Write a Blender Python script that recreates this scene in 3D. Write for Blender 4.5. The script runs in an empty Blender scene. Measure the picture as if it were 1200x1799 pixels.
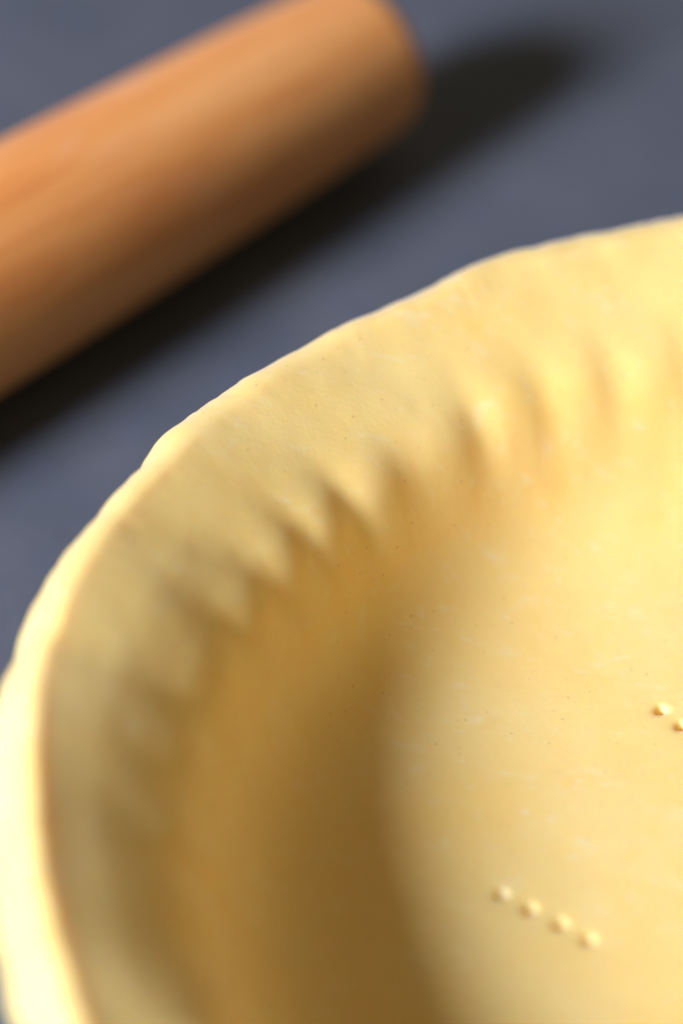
import bpy, math, random
import numpy as np
from mathutils import Vector, noise

CM = 0.01
S = bpy.context.scene
random.seed(4)
rng = np.random.default_rng(7)

# ------------------------------------------------------------------ camera
RIM_Z = 4.22                      # height of the dough crest above the table, cm
cam_d = bpy.data.cameras.new('Camera')
cam = bpy.data.objects.new('Camera', cam_d)
S.collection.objects.link(cam)
S.camera = cam
cam.location = (-7.953 * CM, -26.177 * CM, (25.987 + RIM_Z) * CM)
cam.rotation_euler = (math.radians(90 - 40), 0, 0)
cam_d.sensor_fit = 'VERTICAL'
cam_d.sensor_height = 36.0
cam_d.sensor_width = 24.0
cam_d.lens = 36.0 * 5000 / 1799
cam_d.clip_start = 0.01
cam_d.clip_end = 50
cam_d.dof.use_dof = True
cam_d.dof.focus_distance = 42.6 * CM
cam_d.dof.aperture_fstop = 4.2
cam_d.dof.aperture_blades = 9

# ------------------------------------------------------------------ light
W = bpy.data.worlds.new('World')
S.world = W
W.use_nodes = True
W.node_tree.nodes['Background'].inputs['Color'].default_value = (1.0, 0.85, 0.80, 1)
W.node_tree.nodes['Background'].inputs['Strength'].default_value = 0.16

LA, LE, LD = math.radians(41.2), math.radians(27.0), 1.7
ld = bpy.data.lights.new('key_lamp', 'AREA')
ld.shape = 'DISK'
ld.size = 0.48
ld.energy = 60
ld.color = (1.0, 1.04, 1.72)
lo = bpy.data.objects.new('key_lamp', ld)
S.collection.objects.link(lo)
aim = Vector((-0.085, 0.185, 0.02))
dirv = Vector((math.cos(LA) * math.cos(LE), math.sin(LA) * math.cos(LE), -math.sin(LE)))
lo.location = aim - dirv * LD
lo.rotation_euler = dirv.to_track_quat('-Z', 'Y').to_euler()

S.view_settings.view_transform = 'Standard'
S.view_settings.look = 'None'
S.view_settings.exposure = 0.0
S.view_settings.gamma = 1.0
S.render.engine = 'CYCLES'
S.cycles.use_denoising = True
S.cycles.max_bounces = 14
S.cycles.diffuse_bounces = 8


# ------------------------------------------------------------------ material helpers
def new_mat(name):
    m = bpy.data.materials.new(name)
    m.use_nodes = True
    nt = m.node_tree
    return m, nt, nt.nodes['Principled BSDF']


def N(nt, kind, **kw):
    n = nt.nodes.new(kind)
    for k, v in kw.items():
        if hasattr(n, k):
            setattr(n, k, v)
        else:
            n.inputs[k.replace('_', ' ')].default_value = v
    return n


def ramp(nt, fac, stops):
    r = nt.nodes.new('ShaderNodeValToRGB')
    e = r.color_ramp.elements
    while len(e) < len(stops):
        e.new(0.5)
    for el, (p, c) in zip(e, stops):
        el.position = p
        el.color = (*c, 1) if len(c) == 3 else (c[0],) * 3 + (1,)
    nt.links.new(fac, r.inputs[0])
    return r.outputs[0]


def mix(nt, fac, a, b, mode='MIX'):
    m = nt.nodes.new('ShaderNodeMix')
    m.data_type = 'RGBA'
    m.blend_type = mode
    for sock, v in ((m.inputs['Factor'], fac), (m.inputs['A'], a), (m.inputs['B'], b)):
        if hasattr(v, 'is_linked'):
            nt.links.new(v, sock)
        elif isinstance(v, (int, float)):
            sock.default_value = v
        else:
            sock.default_value = (*v, 1)
    # the colour sockets are a separate set
    ins = [i for i in m.inputs if i.type == 'RGBA']
    for sock, v in zip(ins, (a, b)):
        if hasattr(v, 'is_linked'):
            nt.links.new(v, sock)
        else:
            sock.default_value = (*v, 1)
    return [o for o in m.outputs if o.type == 'RGBA'][0]


def coords(nt, scale=(1, 1, 1), rot=(0, 0, 0)):
    tc = nt.nodes.new('ShaderNodeTexCoord')
    mp = nt.nodes.new('ShaderNodeMapping')
    mp.inputs['Scale'].default_value = scale
    mp.inputs['Rotation'].default_value = rot
    nt.links.new(tc.outputs['Object'], mp.inputs['Vector'])
    return mp.outputs[0]


def tex_noise(nt, vec, scale, detail=3, rough=0.55, dist=0.0):
    n = nt.nodes.new('ShaderNodeTexNoise')
    n.inputs['Scale'].default_value = scale
    n.inputs['Detail'].default_value = detail
    n.inputs['Roughness'].default_value = rough
    n.inputs['Distortion'].default_value = dist
    nt.links.new(vec, n.inputs['Vector'])
    return n.outputs['Fac']


def bump(nt, height, strength, dist, prev=None):
    b = nt.nodes.new('ShaderNodeBump')
    b.inputs['Strength'].default_value = strength
    b.inputs['Distance'].default_value = dist
    nt.links.new(height, b.inputs['Height'])
    if prev is not None:
        nt.links.new(prev, b.inputs['Normal'])
    return b.outputs['Normal']


# ------------------------------------------------------------------ materials
def dough_material():
    m, nt, b = new_mat('raw_pastry')
    v = coords(nt)
    L = nt.links
    big = tex_noise(nt, v, 42, 4, 0.6)
    col = ramp(nt, big, [(0.30, (0.978, 0.632, 0.150)), (0.70, (0.988, 0.678, 0.200))])
    # streaks and smears of butter left by the rolling
    v2 = coords(nt, (1.0, 1.45, 1.0), (0, 0, 0.45))
    st = tex_noise(nt, v2, 150, 5, 0.62, 0.5)
    col = mix(nt, ramp(nt, st, [(0.58, (0,)), (0.74, (0.55,))]), col, (0.985, 0.76, 0.34))
    st2 = tex_noise(nt, v, 115, 4, 0.6)
    col = mix(nt, ramp(nt, st2, [(0.58, (0,)), (0.76, (0.45,))]), col, (0.965, 0.575, 0.10))
    # pale flecks of butter and flour, uneven in size
    f1 = tex_noise(nt, v2, 330, 3, 0.55, 0.3)
    patch = tex_noise(nt, v, 60, 3)
    fl = mix(nt, 1.0, ramp(nt, f1, [(0.60, (0,)), (0.78, (0.6,))]),
             ramp(nt, patch, [(0.44, (0.1,)), (0.62, (0.75,))]), 'MULTIPLY')
    col = mix(nt, fl, col, (0.985, 0.86, 0.52))
    # tiny tan specks, sparse
    vs = N(nt, 'ShaderNodeTexVoronoi', Scale=900.0)
    L.new(v, vs.inputs['Vector'])
    wn = nt.nodes.new('ShaderNodeSeparateColor')
    L.new(vs.outputs['Color'], wn.inputs[0])
    sp = mix(nt, 1.0, ramp(nt, vs.outputs['Distance'], [(0.12, (1,)), (0.26, (0,))]),
             ramp(nt, wn.outputs[0], [(0.84, (0,)), (0.96, (0.40,))]), 'MULTIPLY')
    col = mix(nt, sp, col, (0.50, 0.24, 0.05))
    L.new(col, b.inputs['Base Color'])
    b.inputs['Roughness'].default_value = 0.55
    b.inputs['Specular IOR Level'].default_value = 0.30
    b.inputs['Subsurface Weight'].default_value = 0.85
    b.inputs['Subsurface Radius'].default_value = (1.0, 0.45, 0.12)
    b.inputs['Subsurface Scale'].default_value = 0.0042
    b.inputs['Sheen Weight'].default_value = 0.30
    b.inputs['Sheen Roughness'].default_value = 0.35
    n1 = bump(nt, tex_noise(nt, v, 1300, 3, 0.65), 0.11, 0.0003)
    n2 = bump(nt, tex_noise(nt, v, 260, 3, 0.6), 0.06, 0.0006, n1)
    L.new(n2, b.inputs['Normal'])
    return m


def table_material():
    m, nt, b = new_mat('blue_grey_board')
    v = coords(nt)
    L = nt.links
    a = tex_noise(nt, v, 26, 5, 0.6, 0.3)
    col = ramp(nt, a, [(0.28, (0.074, 0.086, 0.078)), (0.72, (0.110, 0.118, 0.098))])
    c = tex_noise(nt, v, 110, 4, 0.65)
    col = mix(nt, ramp(nt, c, [(0.52, (0,)), (0.74, (0.5,))]), col, (0.088, 0.108, 0.115))
    d = tex_noise(nt, v, 190, 3, 0.6)
    col = mix(nt, ramp(nt, d, [(0.60, (0,)), (0.78, (0.5,))]), col, (0.070, 0.066, 0.056))
    L.new(col, b.inputs['Base Color'])
    b.inputs['Roughness'].default_value = 0.62
    b.inputs['Specular IOR Level'].default_value = 0.25
    L.new(bump(nt, tex_noise(nt, v, 700, 4, 0.65), 0.25, 0.0005), b.inputs['Normal'])
    return m


def wood_material():
    m, nt, b = new_mat('oiled_beech')
    L = nt.links
    v = coords(nt, (0.10, 1, 1))
    v1 = coords(nt, (0.30, 1, 1))
    g = tex_noise(nt, v, 120, 5, 0.62, 0.5)
    col = ramp(nt, g, [(0.28, (0.67, 0.220, 0.032)), (0.48, (0.78, 0.315, 0.058)), (0.72, (0.87, 0.440, 0.110))])
    h = tex_noise(nt, v1, 38, 3, 0.6)
    col = mix(nt, ramp(nt, h, [(0.50, (0,)), (0.72, (0.38,))]), col, (0.64, 0.195, 0.034))
    fine = tex_noise(nt, coords(nt, (0.05, 1, 1)), 900, 3, 0.6)
    col = mix(nt, ramp(nt, fine, [(0.55, (0,)), (0.75, (0.25,))]), col, (0.44, 0.14, 0.030))
    # traces of flour
    fz = tex_noise(nt, coords(nt, (0.5, 1, 1)), 60, 5, 0.7, 0.4)
    flour = ramp(nt, fz, [(0.58, (0,)), (0.78, (0.22,))])
    col = mix(nt, flour, col, (0.85, 0.66, 0.40))
    L.new(col, b.inputs['Base Color'])
    b.inputs['Roughness'].default_value = 0.5
    b.inputs['Specular IOR Level'].default_value = 0.4
    b.inputs['Sheen Weight'].default_value = 0.22
    b.inputs['Sheen Tint'].default_value = (1.0, 0.80, 0.45, 1)
    b.inputs['Sheen Roughness'].default_value = 0.4
    L.new(bump(nt, fine, 0.12, 0.0003), b.inputs['Normal'])
    return m


def dish_material():
    m, nt, b = new_mat('white_glaze')
    v = coords(nt)
    nt.links.new(ramp(nt, tex_noise(nt, v, 60, 4), [(0.3, (0.78, 0.765, 0.73)), (0.7, (0.82, 0.81, 0.78))]),
                 b.inputs['Base Color'])
    b.inputs['Roughness'].default_value = 0.22
    return m


# ------------------------------------------------------------------ mesh helper
def make_mesh(name, verts, faces, mat, smooth=True):
    me = bpy.data.meshes.new(name)
    verts = np.asarray(verts, np.float32)
    quads = np.asarray([f for f in faces if len(f) == 4], np.int32)
    caps = [f for f in faces if len(f) != 4]
    idx = np.concatenate([quads.ravel()] + [np.asarray(c, np.int32) for c in caps])
    tot = np.concatenate([np.full(len(quads), 4), [len(c) for c in caps]]).astype(np.int32)
    start = np.concatenate([[0], np.cumsum(tot)[:-1]]).astype(np.int32)
    me.vertices.add(len(verts))
    me.vertices.foreach_set('co', verts.ravel())
    me.loops.add(len(idx))
    me.loops.foreach_set('vertex_index', idx)
    me.polygons.add(len(tot))
    me.polygons.foreach_set('loop_start', start)
    me.polygons.foreach_set('loop_total', tot)
    me.update(calc_edges=True)
    me.polygons.foreach_set('use_smooth', [smooth] * len(me.polygons))
    me.materials.append(mat)
    me.update()
    o = bpy.data.objects.new(name, me)
    S.collection.objects.link(o)
    return o


# ------------------------------------------------------------------ the table
def build_table():
    import bmesh
    bm = bmesh.new()
    bmesh.ops.create_cube(bm, size=1.0)
    for v in bm.verts:
        v.co = Vector((v.co.x * 1.6, v.co.y * 1.4, v.co.z * 0.03 - 0.015))
    bmesh.ops.bevel(bm, geom=bm.edges[:], offset=0.003, segments=3, affect='EDGES')
    me = bpy.data.meshes.new('table_top')
    bm.to_mesh(me)
    bm.free()
    me.materials.append(table_material())
    o = bpy.data.objects.new('table_top', me)
    o.location = (0, 0.1, 0)
    S.collection.objects.link(o)
    o['kind'] = 'structure'
    o['label'] = 'dark blue grey matte board under the dough and rolling pin'


build_table()

# ------------------------------------------------------------------ pie dish and dough
# profile of the upper dough surface: radius and height, cm (0 = crest height)
PROF = np.array([(0.0, -3.55), (2.0, -3.55), (4.0, -3.55), (5.8, -3.55), (6.8, -3.54), (7.5, -3.50), (8.15, -3.41), (8.70, -3.22),
                 (9.12, -2.90), (9.40, -2.47), (9.58, -2.00), (9.75, -1.55), (9.94, -1.16), (10.20, -0.88), (10.53, -0.68), (10.9, -0.50), (11.3, -0.31),
                 (11.75, -0.10), (12.0, 0.00), (12.22, 0.0), (12.42, -0.10), (12.58, -0.28), (12.68, -0.50),
                 (12.74, -0.72)])
# waviness of the trimmed edge, degrees and cm
EDGE = [(0, 0.0), (20, 0.1), (40, -0.05), (60, 0.08), (80, 0.0), (100.9, 0.161), (105.0, 0.081), (107.1, 0.027),
        (108.7, 0.11), (111.4, 0.045), (114.6, 0.05), (117.7, 0.031), (122.4, -0.157), (125.5, -0.196),
        (130.0, -0.123), (134.9, -0.055), (138.9, -0.065), (141.3, -0.064), (145.2, 0.02), (147.5, 0.058),
        (150.5, -0.032), (154.0, -0.001), (158.4, 0.018), (163.1, 0.085), (166.8, 0.071), (168.3, 0.031),
        (172.6, 0.119), (179.1, -0.006), (185.7, -0.081), (194.7, -0.018), (201.2, -0.016), (220, 0.07),
        (240, -0.08), (260, 0.06), (280, 0.0), (300, 0.1), (320, -0.06), (340, 0.05), (360, 0.0)]
POCKETS = [104.1, 111.5, 118.3, 125.5, 133.9, 141.3, 147.4, 153.3, 160.0, 170.3]
a = POCKETS[0]
lo_p = []
while a > -70:
    a -= 7.3
    lo_p.append(a)
hi_p = []
a = POCKETS[-1]
while a < 290:
    a += 7.8
    hi_p.append(a)
POCKETS = lo_p[::-1] + POCKETS + hi_p


def catmull(P, n, dense=False):
    """arc-length resampled Catmull-Rom through P; returns n points"""
    Q = np.vstack([2 * P[0] - P[1], P, 2 * P[-1] - P[-2]])
    out = []
    for i in range(1, len(Q) - 2):
        p0, p1, p2, p3 = Q[i - 1:i + 3]
        t = np.linspace(0, 1, 60, endpoint=False)[:, None]
        out.append(0.5 * (2 * p1 + (p2 - p0) * t + (2 * p0 - 5 * p1 + 4 * p2 - p3) * t ** 2
                          + (3 * p1 - p0 - 3 * p2 + p3) * t ** 3))
    C = np.vstack(out + [P[-1:]])
    d = np.concatenate([[0], np.cumsum(np.hypot(*np.diff(C, axis=0).T))])
    s = np.linspace(0, d[-1], n)
    if dense:                                            # more rows where the fork went in
        rr = np.interp(s_f := np.linspace(0, d[-1], 4000), d, C[:, 0])
        wt = np.where((rr > 2.9) & (rr < 6.6), 2.2, np.where(rr < 2.9, 0.6, 1.0))
        cw = np.concatenate([[0], np.cumsum((wt[1:] + wt[:-1]) / 2)])
        s = np.interp(np.linspace(0, cw[-1], n), cw, s_f)
    return np.stack([np.interp(s, d, C[:, 0]), np.interp(s, d, C[:, 1])], 1), s


def smoothstep(x, a, b):
    t = np.clip((x - a) / (b - a), 0, 1)
    return t * t * (3 - 2 * t)


def value_noise(x, y, seed):
    """smooth lattice noise, -1..1"""
    g = np.random.default_rng(seed).uniform(-1, 1, (64, 64))
    xi, yi = np.floor(x).astype(int), np.floor(y).astype(int)
    fx, fy = x - xi, y - yi
    fx, fy = fx * fx * fx * (fx * (fx * 6 - 15) + 10), fy * fy * fy * (fy * (fy * 6 - 15) + 10)
    x0, x1, y0, y1 = xi % 64, (xi + 1) % 64, yi % 64, (yi + 1) % 64
    return ((g[x0, y0] * (1 - fx) + g[x1, y0] * fx) * (1 - fy) + (g[x0, y1] * (1 - fx) + g[x1, y1] * fx) * fy)


def flute_wave(deg):
    """+1 in the middle of a scallop pocket, -1 on the ridge between two; amplitude differs by flute"""
    pk = np.array(POCKETS)
    ph = np.interp(deg, pk, np.arange(len(pk), dtype=float))
    amp = np.random.default_rng(3).uniform(0.45, 1.25, len(pk) + 2)
    am = np.interp(ph, np.arange(len(amp)), amp)
    w = np.cos(2 * np.pi * ph)
    return am * (w + 0.10 * np.cos(4 * np.pi * ph))


PRICKS = [(-5.69, 0.78), (-5.31, 0.51), (-4.90, 0.23), (-4.53, -0.05), (-3.15, 4.47), (-2.88, 4.13), (-2.55, 3.82),
          (-2.20, 3.53), (-0.6, 0.9), (-0.2, 0.62), (0.2, 0.34), (0.6, 0.06), (3.0, 3.6), (3.4, 3.35), (3.8, 3.1),
          (4.2, 2.85), (-2.2, -3.6), (-1.8, -3.9), (-1.4, -4.15), (-1.0, -4.4), (3.2, -2.6), (3.6, -2.9), (4.0, -3.15),
          (4.4, -3.4)]


def surface(prof, s, na, offset, edge_scale=1.0, top=True):
    """polar sheet of the profile, pushed `offset` cm along its own normal"""
    th = np.linspace(0, 2 * np.pi, na, endpoint=False)
    deg = np.degrees(th)
    deg = np.where(deg > 285, deg - 360, deg)
    T, _ = np.meshgrid(th, s)
    D, _ = np.meshgrid(deg, s)
    r = np.repeat(prof[:, :1], na, 1).copy()
    z = np.repeat(prof[:, 1:], na, 1).copy()
    d = np.gradient(prof, axis=0)
    d /= np.linalg.norm(d, axis=1)[:, None] + 1e-9
    nr, nz = -d[:, 1:2], d[:, :1]                       # normal of the profile, up and inwards
    r0 = r.copy()
    # flutes of the dish pressed through the dough
    z0 = prof[:, 1:]
    w = np.exp(-((z0 + 1.0) / np.where(z0 > -1.0, 0.33, 0.80)) ** 2) * (r0 < 11.9)
    side = 1 - 0.15 * smoothstep(D, 150, 175) - 0.25 * (1 - smoothstep(D, 108, 128))
    fl = flute_wave(D) * w * 0.041 * side
    # hand-pressed unevenness
    X, Y = r0 * np.cos(T), r0 * np.sin(T)
    lump = 0.032 * value_noise(X * 0.55 + 9, Y * 0.55 + 17, 1) + 0.009 * value_noise(X * 1.5 + 5, Y * 1.5 + 3, 2)
    lump = lump * (0.35 + 0.9 * smoothstep(r0, 8.0, 11.0))
    if top:
        lump = lump + 0.0020 * value_noise(X * 5 + 30, Y * 5 + 7, 5)
    disp = -fl + lump + offset
    r += nr * disp
    z += nz * disp
    # rim: wavy edge and height
    fine = np.arange(-720, 1440) * 0.25
    ev = np.interp(fine % 360, [e[0] for e in EDGE], [e[1] for e in EDGE])
    kern = np.exp(-(np.arange(-14, 15) * 0.25 / 0.9) ** 2)
    ev = np.convolve(ev, kern / kern.sum(), 'same')
    ed = np.interp(D, fine, ev)
    k = smoothstep(r0, 11.2, 12.4) * edge_scale
    r += ed * k
    # the rim stands higher on the left and sags towards the front
    z -= 0.62 * smoothstep(D, 195, 216) * (1 - smoothstep(D, 240, 270)) * smoothstep(r0, 10.2, 11.6)
    left = smoothstep(D, 138, 168) * (1 - smoothstep(D, 194, 214))
    z += 0.20 * left * smoothstep(r0, 9.8, 11.2)
    z -= 0.34 * left * smoothstep(r0, 11.88, 12.65)
    z += 0.06 * value_noise(D * 0.11 + 40, D * 0 + 2.5, 10) * smoothstep(r0, 11.2, 12.4)
    r -= (0.17 * smoothstep(D, 160, 185) + 0.10 * smoothstep(D, 185, 205)) * smoothstep(r0, 11.6, 12.6)
    if edge_scale > 0:
        hf = 0.030 * value_noise(D * 0.55 + 100, D * 0 + 3.3, 8) + 0.013 * value_noise(D * 1.6 + 100, D * 0 + 1.3, 9)
        r += hf * k
        # the overhang hangs unevenly
        z -= 0.18 * value_noise(D * 0.09 + 60, D * 0 + 6.5, 12) * smoothstep(r0, 12.4, 12.75)
    X, Y = r * np.cos(T), r * np.sin(T)
    return X, Y, z


def prick_field(X, Y, z):
    for i, (px, py) in enumerate(PRICKS):
        dx, dy = X - px, Y - py
        near = (np.abs(dx) < 1.0) & (np.abs(dy) < 1.0)
        if not near.any():
            continue
        c, s_ = math.cos(LA), math.sin(LA)
        a_ = dx * c + dy * s_
        b_ = -dx * s_ + dy * c
        g_ = 0.85 + 0.3 * ((i * 37) % 10) / 10.0
        q = np.sqrt((a_ / np.where(a_ < 0, 0.125, 0.042)) ** 2 + (b_ / 0.075) ** 2)
        hole = -0.13 * g_ * np.exp(-q ** 2)
        lip = 0.008 * g_ * np.exp(-(((a_ - 0.125) / 0.065) ** 2 + (b_ / 0.10) ** 2))
        dent = -0.014 * np.exp(-((dx / 0.26) ** 2 + (dy / 0.24) ** 2))
        z = z + np.where(near, hole + lip + dent, 0)
    return z


def grid_faces(nr_, na, flip=False, base=0):
    i = np.arange(nr_ - 1)[:, None]
    j = np.arange(na)[None, :]
    jn = (j + 1) % na
    a_, b_, c_, d_ = i * na + j, (i + 1) * na + j, (i + 1) * na + jn, i * na + jn
    q = np.stack([a_, b_, c_, d_], -1).reshape(-1, 4) + base
    return q[:, ::-1] if flip else q


def build_shell(name, prof_pts, n_s, na, off_top, off_bot, mat, edge_scale, pricks, z_add, round_edge, bot_flat=None):
    prof, s = catmull(prof_pts, n_s, pricks)
    prof[0, 0] = 0.02
    prof_b, s_b = catmull(prof_pts, min(n_s, 130))
    prof_b[0, 0] = 0.02
    Xt, Yt, Zt = surface(prof, s, na, off_top, edge_scale, True)
    if pricks:
        Zt = prick_field(Xt, Yt, Zt)
    Xb, Yb, Zb = surface(prof_b, s_b, na, off_bot, edge_scale, False)
    # rounded cut edge between the two sheets
    ring = []
    if round_edge:
        for t in (0.2, 0.5, 0.8):
            bul = 0.05 * math.sin(math.pi * t)
            ex, ey, ez = Xt[-1] - Xt[-2], Yt[-1] - Yt[-2], Zt[-1] - Zt[-2]
            ln = np.sqrt(ex ** 2 + ey ** 2 + ez ** 2)
            ring.append((Xt[-1] * (1 - t) + Xb[-1] * t + ex / ln * bul, Yt[-1] * (1 - t) + Yb[-1] * t + ey / ln * bul,
                         Zt[-1] * (1 - t) + Zb[-1] * t + ez / ln * bul))
    rows_x = [Xt] + [r[0][None] for r in ring] + [Xb[::-1]]
    rows_y = [Yt] + [r[1][None] for r in ring] + [Yb[::-1]]
    rows_z = [Zt] + [r[2][None] for r in ring] + [Zb[::-1]]
    X, Y, Z = np.vstack(rows_x), np.vstack(rows_y), np.vstack(rows_z)
    n_rows = X.shape[0]
    V = np.stack([X, Y, Z + z_add], -1).reshape(-1, 3) * CM
    F = grid_faces(n_rows, na).tolist()
    F.append(list(range(na))[::-1])
    F.append([(n_rows - 1) * na + j for j in range(na)])
    return make_mesh(name, V, F, mat)


DOUGH_T = 0.27
dish_prof = PROF[:-5].copy()
dish = build_shell('pie_dish', dish_prof, 90, 540, -DOUGH_T - 0.04, -DOUGH_T - 0.38, dish_material(), 0.0, False, RIM_Z, True)
dish['label'] = 'round pie dish under the draped raw dough'
dish['category'] = 'pie dish'

dough = build_shell('pie_dough', PROF, 460, 1440, 0.0, -DOUGH_T, dough_material(), 1.0, True, RIM_Z, True)
dough['label'] = 'pale yellow raw pie dough lining a fluted dish, base pricked with a fork'
dough['category'] = 'pie dough'


# ------------------------------------------------------------------ rolling pin
def build_pin():
    r_end, r_max, L, total = 1.557, 1.959, 16.0, 44.0
    half = total / 2
    s = np.concatenate([np.linspace(0, 0.5, 14) ** 1.0, np.linspace(0.6, half, 70)])
    r = r_max - (r_max - r_end) * np.clip(1 - s / L, 0, 1) ** 2
    rr = 0.5
    e = np.clip(s / rr, 0, 1)
    r = r - rr * (1 - np.sqrt(np.clip(1 - (1 - e) ** 2, 0, 1)))
    x = np.concatenate([-half + s, (half - s)[::-1][1:]])
    rad = np.concatenate([r, r[::-1][1:]])
    x = np.concatenate([[x[0]], x, [x[-1]]])
    rad = np.concatenate([[0.4], rad, [0.4]])
    na = 128
    th = np.linspace(0, 2 * np.pi, na, endpoint=False)
    V = np.zeros((len(x), na, 3))
    V[..., 0] = x[:, None]
    V[..., 1] = rad[:, None] * np.cos(th)
    V[..., 2] = rad[:, None] * np.sin(th) + r_max
    F = grid_faces(len(x), na, True).tolist()
    F.append(list(range(na)))
    F.append([(len(x) - 1) * na + j for j in range(na)][::-1])
    o = make_mesh('rolling_pin', V.reshape(-1, 3) * CM, F, wood_material())
    az = math.radians(47.66)
    ex, ey = -7.359, 21.21
    o.location = ((ex - half * math.cos(az)) * CM, (ey - half * math.sin(az)) * CM, 0.0005 * 0)
    o.rotation_euler = (0, 0, az)
    o['label'] = 'tapered wooden rolling pin lying behind the pie dough'
    o['category'] = 'rolling pin'


build_pin()
